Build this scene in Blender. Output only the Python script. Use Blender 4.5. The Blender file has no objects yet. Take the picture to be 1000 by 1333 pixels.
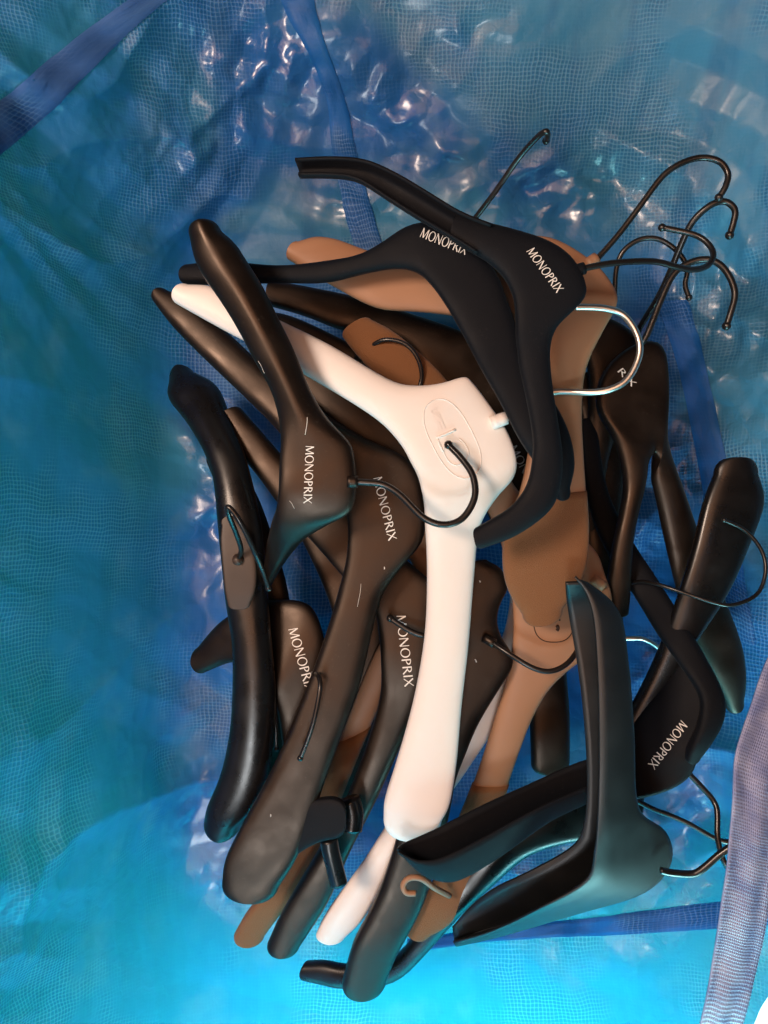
import bpy, bmesh, math, random
import numpy as np
from mathutils import Vector, noise
from mathutils.bvhtree import BVHTree

random.seed(4)
scene = bpy.context.scene
COL = scene.collection

# ------------------------------------------------------------------ camera
CAM_Z = 0.85
HFOV = math.radians(50.0)
KW = 2 * math.tan(HFOV / 2)            # picture width per metre of depth
cam_d = bpy.data.cameras.new("camera")
cam_d.sensor_fit = 'HORIZONTAL'
cam_d.angle = HFOV
cam_d.clip_start = 0.01
cam_d.clip_end = 50
cam = bpy.data.objects.new("camera", cam_d)
cam.location = (0, 0, CAM_Z)
COL.objects.link(cam)
scene.camera = cam

# ------------------------------------------------------------------ world, lamps, exposure
world = bpy.data.worlds.new("World")
scene.world = world
world.use_nodes = True
bg = world.node_tree.nodes["Background"]
bg.inputs[0].default_value = (0.62, 0.78, 1.0, 1)
bg.inputs[1].default_value = 0.025

def area_lamp(name, loc, target, size, power, color, size_y=None):
    d = bpy.data.lights.new(name, 'AREA')
    d.energy = power
    d.color = color
    d.shape = 'RECTANGLE' if size_y else 'DISK'
    d.size = size
    if size_y:
        d.size_y = size_y
    o = bpy.data.objects.new(name, d)
    o.location = loc
    o.rotation_euler = (Vector(target) - Vector(loc)).to_track_quat('-Z', 'Y').to_euler()
    COL.objects.link(o)
    return o

area_lamp("ceiling_glow", (-0.30, -0.15, 2.10), (-0.25, -0.12, 0.1), 1.35, 12.0, (1.0, 0.48, 0.26), 1.35)
area_lamp("ceiling_lamp", (-0.74, 0.24, 1.38), (0.05, 0.0, 0.1), 0.36, 15.0, (1.0, 0.74, 0.58))
area_lamp("window_light", (0.06, -0.86, 0.28), (0.04, -0.44, 0.13), 0.75, 25.0, (0.40, 0.97, 1.0), 0.30)
area_lamp("added_glint_lamp", (-0.35, -1.35, 1.95), (-0.1, 0.3, 0.12), 0.46, 12.5, (0.92, 0.96, 0.98))  # added lamp without a seen source: glints and brightness for the bag's top wall

scene.view_settings.view_transform = 'Standard'
scene.view_settings.look = 'None'
scene.view_settings.exposure = 0.22
scene.view_settings.gamma = 1.0
scene.render.engine = 'CYCLES'
scene.cycles.use_denoising = True
scene.cycles.max_bounces = 5
scene.cycles.diffuse_bounces = 3
scene.cycles.glossy_bounces = 2
scene.cycles.transmission_bounces = 2
scene.cycles.transparent_max_bounces = 4
scene.cycles.use_adaptive_sampling = True
scene.cycles.adaptive_threshold = 0.04
scene.cycles.caustics_reflective = False
scene.cycles.caustics_refractive = False

# ------------------------------------------------------------------ helpers
def P(x, y, z):
    """point at height z seen at picture position (x, y) of the 1000 x 1333 photograph"""
    s = (CAM_Z - z) * KW / 1000.0
    return np.array([(x - 500.0) * s, (666.5 - y) * s, z])

def unit(v):
    n = np.linalg.norm(v)
    return v / n if n > 1e-12 else v

def catmull(pts, sub):
    pts = np.asarray(pts, float)
    n = len(pts)
    ext = np.vstack([2 * pts[0] - pts[1], pts, 2 * pts[-1] - pts[-2]])
    out = []
    for i in range(n - 1):
        p0, p1, p2, p3 = ext[i:i + 4]
        for k in range(sub):
            t = k / sub
            out.append(0.5 * ((2 * p1) + (-p0 + p2) * t + (2 * p0 - 5 * p1 + 4 * p2 - p3) * t * t
                              + (-p0 + 3 * p1 - 3 * p2 + p3) * t ** 3))
    out.append(pts[-1])
    out = np.array(out)
    sm = out.copy()
    for _ in range(2):
        sm[1:-1] = 0.5 * sm[1:-1] + 0.25 * (sm[:-2] + sm[2:])
    return sm

class MB:
    def __init__(self):
        self.v, self.f = [], []
    def grid(self, rows, closed=False):
        b = len(self.v)
        n = len(rows[0])
        for r in rows:
            self.v.extend([tuple(p) for p in r])
        m = n if closed else n - 1
        for i in range(len(rows) - 1):
            for j in range(m):
                a = b + i * n + j
                c = b + i * n + (j + 1) % n
                self.f.append((a, c, c + n, a + n))
        return b, n
    def add(self, verts, faces):
        b = len(self.v)
        self.v.extend([tuple(p) for p in verts])
        self.f.extend([tuple(i + b for i in f) for f in faces])

def build(name, mb, mat, parent=None, smooth=True, origin=None):
    me = bpy.data.meshes.new(name)
    vs = np.array(mb.v, float)
    if parent is not None:
        vs = vs - np.array(parent.location)
    me.from_pydata([tuple(p) for p in vs], [], mb.f)
    me.materials.append(mat)
    if smooth:
        me.polygons.foreach_set("use_smooth", [True] * len(me.polygons))
    me.update()
    o = bpy.data.objects.new(name, me)
    COL.objects.link(o)
    if parent is not None:
        o.parent = parent
    return o

# -------- solid rounded strip: stations are pairs of edge points
def frames(st, caps=(8, 8), sub=5):
    """st rows: ux, uy, dx, dy, z  (optional zd) -> list of (centre, half side, up, scale)"""
    rows = []
    for s in st:
        zd = s[5] if len(s) > 5 else s[4]
        rows.append([s[0], s[1], s[2], s[3], s[4], zd])
    r = catmull(rows, sub)
    U = np.array([P(a[0], a[1], a[4]) for a in r])
    D = np.array([P(a[2], a[3], a[5]) for a in r])
    c = (U + D) / 2
    s = (U - D) / 2 * 1.075
    k = np.ones(len(c))
    mm = KW * (CAM_Z - 0.17) / 1000.0
    def cap(c0, c1, s0, s1, length):
        d = unit(c0 - c1)
        sd = unit(s0)
        d = unit(d - sd * d.dot(sd) * 0.6)
        cc, ss, kk = [], [], []
        for a in (18, 36, 52, 66, 78, 86, 90):
            t = math.radians(a)
            cc.append(c0 + d * length * mm * math.sin(t))
            ss.append(s0 * max(math.cos(t) ** 0.55, 0.03))
            kk.append(max(math.cos(t) ** 0.55, 0.05))
        return cc, ss, kk
    if caps[0]:
        a, b, e = cap(c[0], c[2], s[0], s[2], caps[0])
        c = np.vstack([a[::-1], c]); s = np.vstack([b[::-1], s]); k = np.concatenate([e[::-1], k])
    if caps[1]:
        a, b, e = cap(c[-1], c[-3], s[-1], s[-3], caps[1])
        c = np.vstack([c, a]); s = np.vstack([s, b]); k = np.concatenate([k, e])
    T = np.gradient(c, axis=0)
    out = []
    for i in range(len(c)):
        up = np.cross(s[i], T[i])
        if np.linalg.norm(up) < 1e-12:
            up = np.array([0, 0, 1.0])
        up = unit(up)
        if up[2] < 0:
            up = -up
        out.append([c[i], s[i], up, k[i]])
    # keep the up vectors steady through tight turns
    ups = np.array([o[2] for o in out])
    for _ in range(4):
        ups[1:-1] = 0.4 * ups[1:-1] + 0.3 * (ups[:-2] + ups[2:])
    for i, o in enumerate(out):
        o[2] = unit(ups[i])
    return out

def solid(mb, fr, h, n_arm=2.2, n_body=3.6, wa=0.017, wb=0.030, inflate=0.0, ridge=0.0, off=0.0):
    rows = []
    N = 28
    for c, s, up, k in fr:
        w = np.linalg.norm(s)
        t = min(max((w - wa) / (wb - wa), 0), 1)
        n = n_arm + (n_body - n_arm) * t
        hh = h * k
        row = []
        for j in range(N):
            th = 2 * math.pi * j / N
            cx, sy = math.cos(th), math.sin(th)
            X = math.copysign(abs(cx) ** (2 / n), cx)
            Y = math.copysign(abs(sy) ** (2 / n), sy)
            extra = ridge * (1 - t) * k * max(0, 1 - abs(X)) if sy > 0 else 0
            row.append(c + s * X * (1 + inflate / max(w, 1e-4)) + up * (hh * 0.5 * (Y - 1) + extra
                       + (inflate if Y > 0 else -inflate) + off))
        rows.append(row)
    b, n = mb.grid(rows, closed=True)
    L = len(rows)
    mb.f.append(tuple(b + j for j in range(n))[::-1])
    mb.f.append(tuple(b + (L - 1) * n + j for j in range(n)))

def shell(mb, rows, t):
    """thin shell of thickness t from a grid of points (outer side), rim closed"""
    G = np.array(rows)
    du = np.gradient(G, axis=0); dv = np.gradient(G, axis=1)
    nn = np.cross(du, dv)
    nn /= np.maximum(np.linalg.norm(nn, axis=2, keepdims=True), 1e-9)
    I = G - nn * t
    r, c = G.shape[:2]
    b = len(mb.v)
    mb.v.extend([tuple(p) for p in G.reshape(-1, 3)])
    mb.v.extend([tuple(p) for p in I.reshape(-1, 3)])
    m = r * c
    for i in range(r - 1):
        for j in range(c - 1):
            a = b + i * c + j
            mb.f.append((a, a + 1, a + 1 + c, a + c))
            a += m
            mb.f.append((a, a + c, a + c + 1, a + 1))
    for i in range(r - 1):
        for j in (0, c - 1):
            a = b + i * c + j
            q = (a, a + c, a + c + m, a + m)
            mb.f.append(q if j == 0 else q[::-1])
    for j in range(c - 1):
        for i in (0, r - 1):
            a = b + i * c + j
            q = (a, a + m, a + 1 + m, a + 1)
            mb.f.append(q if i == 0 else q[::-1])

def channel(mb, st, t=0.0022, sub=5, side=1):
    """open C section: rows P2x,P2y,P1x,P1y,P0x,P0y,z,depth ; P1-P0 is the face, P0 the spine, P2 the far rim"""
    r = catmull(st, sub)
    rows = []
    for a in r:
        z, dep = a[6], a[7]
        p1 = P(a[2], a[3], z)
        p0 = P(a[4], a[5], z - dep * 0.12 - a[8])
        face = p0 - p1
        w = np.linalg.norm(face)
        b0 = p0 - unit(face) * min(0.10 * w, 0.003); b0[2] = min(z - dep, p0[2] - 0.004)
        p2 = P(a[0], a[1], z - dep)
        pts = []
        def mix(q0, q1, f): return q0 * (1 - f) + q1 * f
        pts.append(p1 + np.array([0, 0, -0.0012]))
        for f in (0.04, 0.25, 0.5, 0.75, 0.88, 0.95): pts.append(mix(p1, p0, f) + np.array([0, 0, 0.0015 * math.sin(f * math.pi)]))
        pts.append(mix(p0, b0, 0.06))
        for f in (0.25, 0.5, 0.75, 0.94): pts.append(mix(p0, b0, f))
        for f in (0.08, 0.3, 0.6, 0.85, 1.0): pts.append(mix(b0, p2, f))
        rows.append(pts if side > 0 else pts[::-1])
    shell(mb, rows, t)

def trough(mb, st, h, t=0.002, sub=5, side=1):
    """half pipe open towards the camera; rows ux,uy,dx,dy,z"""
    fr = frames(st, (0, 0), sub)
    rows = []
    for c, s, up, k in fr:
        row = []
        for j in range(15):
            th = math.pi * j / 14
            row.append(c + s * math.copysign(abs(math.cos(th)) ** 0.7, math.cos(th)) - up * h * math.sin(th) ** 0.7)
        rows.append(row if side > 0 else row[::-1])
    shell(mb, rows, t)

def tube(mb, pts, rad, sub=7, seg=10, world=False):
    p = catmull([q if world else P(*q) for q in pts], sub)
    T = np.gradient(p, axis=0)
    ref = np.array([0.0, 0.0, 1.0])
    rows = []
    for i in range(len(p)):
        t = unit(T[i])
        a = ref - t * ref.dot(t)
        if np.linalg.norm(a) < 1e-3:
            a = np.array([1.0, 0, 0]) - t * t[0]
        a = unit(a); ref = a
        b = np.cross(t, a)
        rows.append([p[i] + rad * (a * math.cos(2 * math.pi * j / seg) + b * math.sin(2 * math.pi * j / seg)) for j in range(seg)])
    b0, n = mb.grid(rows, closed=True)
    mb.f.append(tuple(b0 + j for j in range(n))[::-1])
    mb.f.append(tuple(b0 + (len(rows) - 1) * n + j for j in range(n)))
    return p

def ball(mb, c, r, seg=10, ring=7):
    rows = []
    for i in range(ring + 1):
        ph = math.pi * min(max(i / ring, 0.02), 0.98)
        rows.append([np.array(c) + r * np.array([math.sin(ph) * math.cos(2 * math.pi * j / seg),
                     math.sin(ph) * math.sin(2 * math.pi * j / seg), math.cos(ph)]) for j in range(seg)])
    mb.grid(rows, closed=True)

# ------------------------------------------------------------------ materials
def new_mat(name):
    m = bpy.data.materials.new(name)
    m.use_nodes = True
    nt = m.node_tree
    return m, nt, nt.nodes, nt.links, nt.nodes["Principled BSDF"]

def plastic(name, base, rough, spec=0.5, bump=0.04, bscale=900, var=0.12, dust=0.0, sheen=0.0, coat=0.0, tint=(1, 1, 1)):
    m, nt, N, L, pb = new_mat(name)
    tc = N.new("ShaderNodeTexCoord")
    n1 = N.new("ShaderNodeTexNoise"); n1.inputs["Scale"].default_value = 38; n1.inputs["Detail"].default_value = 6
    L.new(tc.outputs["Object"], n1.inputs["Vector"])
    mr = N.new("ShaderNodeMapRange")
    mr.inputs[1].default_value = 0.3; mr.inputs[2].default_value = 0.7
    mr.inputs[3].default_value = max(rough - var, 0.05); mr.inputs[4].default_value = min(rough + var, 1)
    L.new(n1.outputs["Fac"], mr.inputs[0])
    L.new(mr.outputs[0], pb.inputs["Roughness"])
    pb.inputs["Base Color"].default_value = (*base, 1)
    pb.inputs["Specular IOR Level"].default_value = spec
    pb.inputs["Specular Tint"].default_value = (*tint, 1)
    pb.inputs["Sheen Weight"].default_value = sheen
    pb.inputs["Sheen Roughness"].default_value = 0.5
    pb.inputs["Coat Weight"].default_value = coat
    if dust > 0:
        n3 = N.new("ShaderNodeTexNoise"); n3.inputs["Scale"].default_value = 420; n3.inputs["Detail"].default_value = 3
        n4 = N.new("ShaderNodeTexNoise"); n4.inputs["Scale"].default_value = 26; n4.inputs["Detail"].default_value = 3
        for q in (n3, n4): L.new(tc.outputs["Object"], q.inputs["Vector"])
        r3 = N.new("ShaderNodeMapRange"); r3.inputs[1].default_value = 0.60; r3.inputs[2].default_value = 0.80
        r4 = N.new("ShaderNodeMapRange"); r4.inputs[1].default_value = 0.45; r4.inputs[2].default_value = 0.75
        L.new(n3.outputs["Fac"], r3.inputs[0]); L.new(n4.outputs["Fac"], r4.inputs[0])
        mu = N.new("ShaderNodeMath"); mu.operation = 'MULTIPLY'
        L.new(r3.outputs[0], mu.inputs[0]); L.new(r4.outputs[0], mu.inputs[1])
        m2 = N.new("ShaderNodeMath"); m2.operation = 'MULTIPLY'; m2.inputs[1].default_value = dust
        L.new(mu.outputs[0], m2.inputs[0])
        mx = N.new("ShaderNodeMix"); mx.data_type = 'RGBA'
        mx.inputs[6].default_value = (*base, 1); mx.inputs[7].default_value = (0.32, 0.29, 0.26, 1)
        L.new(m2.outputs[0], mx.inputs[0]); L.new(mx.outputs[2], pb.inputs["Base Color"])
    n2 = N.new("ShaderNodeTexNoise"); n2.inputs["Scale"].default_value = bscale; n2.inputs["Detail"].default_value = 3
    L.new(tc.outputs["Object"], n2.inputs["Vector"])
    bp = N.new("ShaderNodeBump"); bp.inputs["Strength"].default_value = bump; bp.inputs["Distance"].default_value = 0.001
    L.new(n2.outputs["Fac"], bp.inputs["Height"]); L.new(bp.outputs[0], pb.inputs["Normal"])
    return m

M_BLACK = plastic("black_plastic", (0.0060, 0.0038, 0.0028), 0.41, 0.54, 0.06, 1100, 0.10, dust=0.14, tint=(1.0, 0.80, 0.66))
M_GLOSS = plastic("glossy_black_plastic", (0.005, 0.0045, 0.0045), 0.30, 0.55, 0.03, 900, 0.08, dust=0.05)
M_SATIN = plastic("satin_black_plastic", (0.0040, 0.0052, 0.0062), 0.46, 0.60, 0.08, 1500, 0.06, dust=0.05)
M_FLOCK = plastic("flocked_black", (0.0030, 0.0042, 0.0070), 0.62, 0.16, 0.25, 1800, 0.06, dust=0.06, sheen=0.02)
M_WHITE = plastic("white_plastic", (0.80, 0.745, 0.70), 0.42, 0.4, 0.03, 700, 0.08)
M_TAN = plastic("tan_plastic", (0.33, 0.175, 0.098), 0.50, 0.35, 0.05, 900, 0.08)
M_PAD = plastic("tan_grip_flock", (0.205, 0.095, 0.042), 0.85, 0.15, 0.6, 1500, 0.05, sheen=0.15)
M_PLATE = plastic("brown_plate", (0.035, 0.021, 0.014), 0.5, 0.5, 0.05, 900, 0.06)
M_PRINT = plastic("white_print", (0.80, 0.78, 0.74), 0.6, 0.3, 0.0, 500, 0.02)
M_INK = plastic("brown_ink", (0.045, 0.022, 0.012), 0.6, 0.3, 0.0, 500, 0.02)
M_WIRE = plastic("black_wire", (0.010, 0.008, 0.007), 0.30, 0.6, 0.03, 900, 0.08)
M_CHROME, _nt, _N, _L, _pb = new_mat("chrome_wire")
_pb.inputs["Base Color"].default_value = (0.72, 0.69, 0.64, 1)
_pb.inputs["Metallic"].default_value = 1.0
_pb.inputs["Roughness"].default_value = 0.34

def bag_material(name, trans, tfac=0.42, rough=0.26, clear=0.0, coat=0.10):
    """woven film: the dye, the scuffs and the wear masks come from the sheet's own attributes, the net of tapes and its painted glint from its UVs"""
    m, nt, N, L, pb = new_mat(name)
    uv = N.new("ShaderNodeUVMap"); uv.uv_map = "UVMap"
    a1 = N.new("ShaderNodeAttribute"); a1.attribute_name = "lit_dye"
    a2 = N.new("ShaderNodeAttribute"); a2.attribute_name = "weave_glint"
    weave_glint = N.new("ShaderNodeSeparateColor"); L.new(a2.outputs["Color"], weave_glint.inputs[0])
    def math_n(op, a=None, b=None):
        q = N.new("ShaderNodeMath"); q.operation = op
        for i, x in enumerate((a, b)):
            if x is None: continue
            if isinstance(x, (int, float)): q.inputs[i].default_value = x
            else: L.new(x, q.inputs[i])
        return q.outputs[0]
    def rng(x, a, b, c=0.0, d=1.0):
        q = N.new("ShaderNodeMapRange")
        for i, v in zip((1, 2, 3, 4), (a, b, c, d)): q.inputs[i].default_value = v
        L.new(x, q.inputs[0]); return q.outputs[0]
    def mixc(f, a, b):
        q = N.new("ShaderNodeMix"); q.data_type = 'RGBA'
        if isinstance(f, float): q.inputs[0].default_value = f
        else: L.new(f, q.inputs[0])
        for i, x in ((6, a), (7, b)):
            if isinstance(x, tuple): q.inputs[i].default_value = (*x, 1)
            else: L.new(x, q.inputs[i])
        return q.outputs[2]
    sep = N.new("ShaderNodeSeparateXYZ")
    f = math.pi / 0.0036
    wn = N.new("ShaderNodeTexNoise"); wn.inputs["Scale"].default_value = 26; wn.inputs["Detail"].default_value = 2
    L.new(uv.outputs[0], wn.inputs["Vector"])
    wm = N.new("ShaderNodeVectorMath"); wm.operation = 'MULTIPLY_ADD'; wm.inputs[1].default_value = (0.011, 0.011, 0)
    L.new(wn.outputs["Color"], wm.inputs[0]); L.new(uv.outputs[0], wm.inputs[2])
    L.new(wm.outputs[0], sep.inputs[0])
    su = math_n('SINE', math_n('MULTIPLY', sep.outputs[0], f)); sv = math_n('SINE', math_n('MULTIPLY', sep.outputs[1], f))
    pr = math_n('MULTIPLY', math_n('ABSOLUTE', su), math_n('ABSOLUTE', sv))
    hm = math_n('MULTIPLY', rng(pr, 0.35, 0.85), weave_glint.outputs[0])          # gaps between the tapes
    ridge = math_n('MULTIPLY', rng(pr, 0.28, 0.02), weave_glint.outputs[0])
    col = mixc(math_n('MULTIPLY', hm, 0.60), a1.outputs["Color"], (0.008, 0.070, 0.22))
    col = mixc(math_n('MULTIPLY', ridge, 0.44), col, (0.26, 0.43, 0.62))  # glint off the tape ridges, painted as a paler colour
    no = N.new("ShaderNodeTexNoise"); no.inputs["Scale"].default_value = 62; no.inputs["Detail"].default_value = 3
    no.inputs["Distortion"].default_value = 0.5
    L.new(uv.outputs[0], no.inputs["Vector"])
    vo = N.new("ShaderNodeTexVoronoi"); vo.feature = 'DISTANCE_TO_EDGE'; vo.inputs["Scale"].default_value = 46
    vm = N.new("ShaderNodeVectorMath"); vm.operation = 'MULTIPLY_ADD'
    L.new(no.outputs["Color"], vm.inputs[0]); vm.inputs[1].default_value = (0.02, 0.02, 0.02); L.new(uv.outputs[0], vm.inputs[2])
    L.new(vm.outputs[0], vo.inputs["Vector"])
    cr = math_n('MULTIPLY', rng(vo.outputs["Distance"], 0.0, 0.3), math_n('ADD', math_n('MULTIPLY', weave_glint.outputs[1], 0.9), 0.30))
    hh = math_n('ADD', math_n('ADD', math_n('MULTIPLY', no.outputs["Fac"], 1.0), cr), math_n('MULTIPLY', math_n('SUBTRACT', ridge, hm), 0.34))
    bp = N.new("ShaderNodeBump"); bp.inputs["Strength"].default_value = 0.34; bp.inputs["Distance"].default_value = 0.0018
    L.new(hh, bp.inputs["Height"])
    L.new(col, pb.inputs["Base Color"]); L.new(bp.outputs[0], pb.inputs["Normal"])
    L.new(rng(weave_glint.outputs[1], 0, 1, rough + 0.14, rough - 0.06), pb.inputs["Roughness"])
    pb.inputs["Specular IOR Level"].default_value = 0.4
    L.new(rng(weave_glint.outputs[1], 0, 1, coat * 0.05, coat), pb.inputs["Coat Weight"])
    pb.inputs["Coat Roughness"].default_value = 0.20; pb.inputs["Coat IOR"].default_value = 1.6
    tr = N.new("ShaderNodeBsdfTranslucent")
    L.new(mixc(0.35, trans, col), tr.inputs["Color"])
    ms = N.new("ShaderNodeMixShader"); ms.inputs[0].default_value = tfac
    L.new(pb.outputs[0], ms.inputs[1]); L.new(tr.outputs[0], ms.inputs[2])
    if clear > 0:
        tp = N.new("ShaderNodeBsdfTransparent"); tp.inputs["Color"].default_value = (0.02, 0.68, 0.76, 1)
        m4 = N.new("ShaderNodeMixShader"); m4.inputs[0].default_value = clear
        L.new(ms.outputs[0], m4.inputs[1]); L.new(tp.outputs[0], m4.inputs[2]); ms = m4
    L.new(ms.outputs[0], N["Material Output"].inputs["Surface"])
    return m

def fbm(x, y, z, o=3):
    return 0.5 + 0.5 * noise.fractal(Vector((x, y, z)), 0.9, 2.0, o)
def smooth(x, a, b):
    t = min(max((x - a) / (b - a), 0.0), 1.0)
    return t * t * (3 - 2 * t)
def paint(o, coords, blue, teal, crush=None):
    """dye and wear of the woven film, warm-light tint baked in, stored per vertex from its flat (sewing) coordinates"""
    lit_dye, weave_glint = [], []
    blue, teal = np.array(blue), np.array(teal)
    for k, (s, t) in enumerate(coords):
        w = noise.noise_vector(Vector((s * 6, t * 6, 4.0)))
        p = smooth(fbm(s * 5.5 + w[0] * 0.4, t * 5.5 + w[1] * 0.4, 0.2) + 0.30 * t + 0.60 * s, 0.46, 0.84)  # teal grows up and right: warm-light tint painted into the colour
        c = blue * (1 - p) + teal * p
        sc = smooth(fbm(s * 18 + w[0], t * 18 + w[1], 3.1, 5), 0.50, 0.95) * 0.22
        c = c * (1 - sc) + np.array((0.28, 0.44, 0.50)) * sc
        st = smooth(fbm(s * 34, t * 6, 6.3), 0.5, 0.8) * 0.30
        c = c * (1 - st) + blue * 0.5 * st
        lit_dye.append((c[0], c[1], c[2], 1.0))
        wv = 0.05 + 0.95 * smooth(fbm(s * 8.5 + w[0] * 0.4, t * 8.5, 8.2, 4), 0.42, 0.66)
        gl = 0.5 * smooth(fbm(s * 4.6, t * 4.6, 11.4, 2), 0.48, 0.70)
        if crush is not None: gl = max(gl, min(crush[k] * 1.3, 1)); wv *= 1 - 0.6 * min(crush[k], 1)
        weave_glint.append((wv, gl, 0, 1))
    for nm, dat in (("lit_dye", lit_dye), ("weave_glint", weave_glint)):
        at = o.data.attributes.new(nm, 'FLOAT_COLOR', 'POINT')
        at.data.foreach_set("color", np.array(dat, np.float32).ravel())

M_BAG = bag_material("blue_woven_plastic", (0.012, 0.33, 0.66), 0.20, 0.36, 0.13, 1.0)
M_BAND = bag_material("deep_blue_strap", (0.01, 0.30, 0.65), 0.30, 0.40)
M_VIOLET = bag_material("violet_strap", (0.05, 0.16, 0.50), 0.25, 0.40)
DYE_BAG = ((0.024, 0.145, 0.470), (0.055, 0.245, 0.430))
DYE_BAND = ((0.012, 0.140, 0.460), (0.014, 0.17, 0.47))
DYE_VIOLET = ((0.060, 0.165, 0.440), (0.085, 0.21, 0.46))

def handle_material():
    m, nt, N, L, pb = new_mat("lavender_webbing")
    uv = N.new("ShaderNodeUVMap"); uv.uv_map = "UVMap"
    def wave(direction, scale, dist):
        w = N.new("ShaderNodeTexWave"); w.bands_direction = direction; w.inputs["Scale"].default_value = scale
        w.inputs["Distortion"].default_value = dist; w.inputs["Detail"].default_value = 3
        L.new(uv.outputs[0], w.inputs["Vector"]); return w.outputs["Fac"]
    a = wave('X', 260, 1.2); b = wave('Y', 150, 1.0)
    mu = N.new("ShaderNodeMath"); mu.operation = 'MULTIPLY'; L.new(a, mu.inputs[0]); L.new(b, mu.inputs[1])
    no = N.new("ShaderNodeTexNoise"); no.inputs["Scale"].default_value = 60; no.inputs["Detail"].default_value = 5
    L.new(uv.outputs[0], no.inputs["Vector"])
    cr = N.new("ShaderNodeValToRGB")
    cr.color_ramp.elements[0].position = 0.35; cr.color_ramp.elements[0].color = (0.150, 0.185, 0.370, 1)
    cr.color_ramp.elements[1].position = 0.68; cr.color_ramp.elements[1].color = (0.330, 0.345, 0.50, 1)
    L.new(no.outputs["Fac"], cr.inputs[0])
    mx = N.new("ShaderNodeMix"); mx.data_type = 'RGBA'; mx.inputs[7].default_value = (0.11, 0.135, 0.31, 1)
    m3 = N.new("ShaderNodeMath"); m3.operation = 'MULTIPLY'; m3.inputs[1].default_value = 0.4
    L.new(mu.outputs[0], m3.inputs[0]); L.new(m3.outputs[0], mx.inputs[0]); L.new(cr.outputs[0], mx.inputs[6])
    L.new(mx.outputs[2], pb.inputs["Base Color"])
    pb.inputs["Roughness"].default_value = 0.5
    bp = N.new("ShaderNodeBump"); bp.inputs["Strength"].default_value = 0.5; bp.inputs["Distance"].default_value = 0.0008
    L.new(mu.outputs[0], bp.inputs["Height"]); L.new(bp.outputs[0], pb.inputs["Normal"])
    return m
M_HANDLE = handle_material()

M_FLOOR, _nt, _N, _L, _pb = new_mat("cream_floor")
_t = _N.new("ShaderNodeTexNoise"); _t.inputs["Scale"].default_value = 14; _t.inputs["Detail"].default_value = 6
_c = _N.new("ShaderNodeValToRGB")
_c.color_ramp.elements[0].color = (0.55, 0.50, 0.40, 1); _c.color_ramp.elements[1].color = (0.72, 0.67, 0.55, 1)
_L.new(_t.outputs["Fac"], _c.inputs[0]); _L.new(_c.outputs[0], _pb.inputs["Base Color"])
_pb.inputs["Roughness"].default_value = 0.5

# ------------------------------------------------------------------ floor
mb = MB()
mb.add([(-3, -3, 0), (3, -3, 0), (3, 3, 0), (-3, 3, 0)], [(0, 1, 2, 3)])
fl = build("floor", mb, M_FLOOR, smooth=False)
fl["kind"] = "structure"

# ------------------------------------------------------------------ bag
BZ = 0.020
bag = bpy.data.objects.new("shopping_bag", None)
bag.location = (0.02, -0.06, 0.0)
COL.objects.link(bag)
bag["label"] = "large blue woven plastic shopping bag, open and holding all the hangers"
bag["category"] = "bag"

CX, CY, HX, HY, RC = 0.058, -0.062, 0.228, 0.345, 0.09
FIL = 0.065

STEP = 0.0027
S = np.arange(-0.72, 0.80, STEP)
Tt = np.arange(-0.86, 0.74, STEP)
ns, nt_ = len(S), len(Tt)
SS, TT = np.meshgrid(S, Tt)
qx, qy = SS - CX, TT - CY
px_, py_ = np.abs(qx) - (HX - RC), np.abs(qy) - (HY - RC)
mxp, myp = np.maximum(px_, 0), np.maximum(py_, 0)
ln = np.sqrt(mxp ** 2 + myp ** 2)
dd = ln + np.minimum(np.maximum(px_, py_), 0) - RC
gx = np.where(ln > 1e-9, mxp / np.maximum(ln, 1e-9), 0) * np.sign(qx)
gy = np.where(ln > 1e-9, myp / np.maximum(ln, 1e-9), 0) * np.sign(qy)
dpos = np.maximum(dd, 0)
# wall steepness differs from side to side
AM = np.radians(48 + np.where(gy > 0, -14, 12) * gy ** 2 + np.where(gx < 0, 20, 6) * gx ** 2)
dq = np.minimum(dpos, FIL)
rr = FIL / AM * np.sin(AM * dq / FIL) + (dpos - dq) * np.cos(AM)
zz = FIL / AM * (1 - np.cos(AM * dq / FIL)) + (dpos - dq) * np.sin(AM)
al = AM * dq / FIL
X = SS - gx * dpos + gx * rr
Y = TT - gy * dpos + gy * rr
Z = BZ + zz
NX, NY, NZ = -gx * np.sin(al), -gy * np.sin(al), np.cos(al)
disp = np.zeros_like(X)
flat = 1 - np.clip((-(TT - CY) - HY + 0.03) / 0.1, 0, 1) * 0.55      # the wall pulled taut at the foot of the picture
dz_ = np.maximum(CAM_Z - Z, 0.05)
BX, BY = X / dz_ / KW * 1000 + 500, 666.5 - Y / dz_ / KW * 1000
crum = np.zeros_like(X)                                              # where the film is crushed into facets
for cx_, cy_, rx_, ry_, a_ in [(350, 85, 90, 70, 1.0), (255, 175, 75, 40, .9), (500, 130, 90, 60, .7), (620, 40, 90, 30, .5), (580, 205, 90, 30, .6), (470, 255, 70, 35, .8), (740, 250, 130, 55, 1.0),
        (255, 570, 26, 40, .9), (930, 420, 80, 120, .55), (870, 650, 60, 120, .6), (90, 130, 80, 40, .4), (860, 1080, 80, 60, .6), (640, 430, 60, 60, .6), (450, 980, 60, 60, .6), (285, 1110, 60, 70, .5), (270, 680, 40, 90, .5)]:
    crum = np.maximum(crum, a_ * np.exp(-((BX - cx_) / rx_) ** 2 - ((BY - cy_) / ry_) ** 2))
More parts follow.
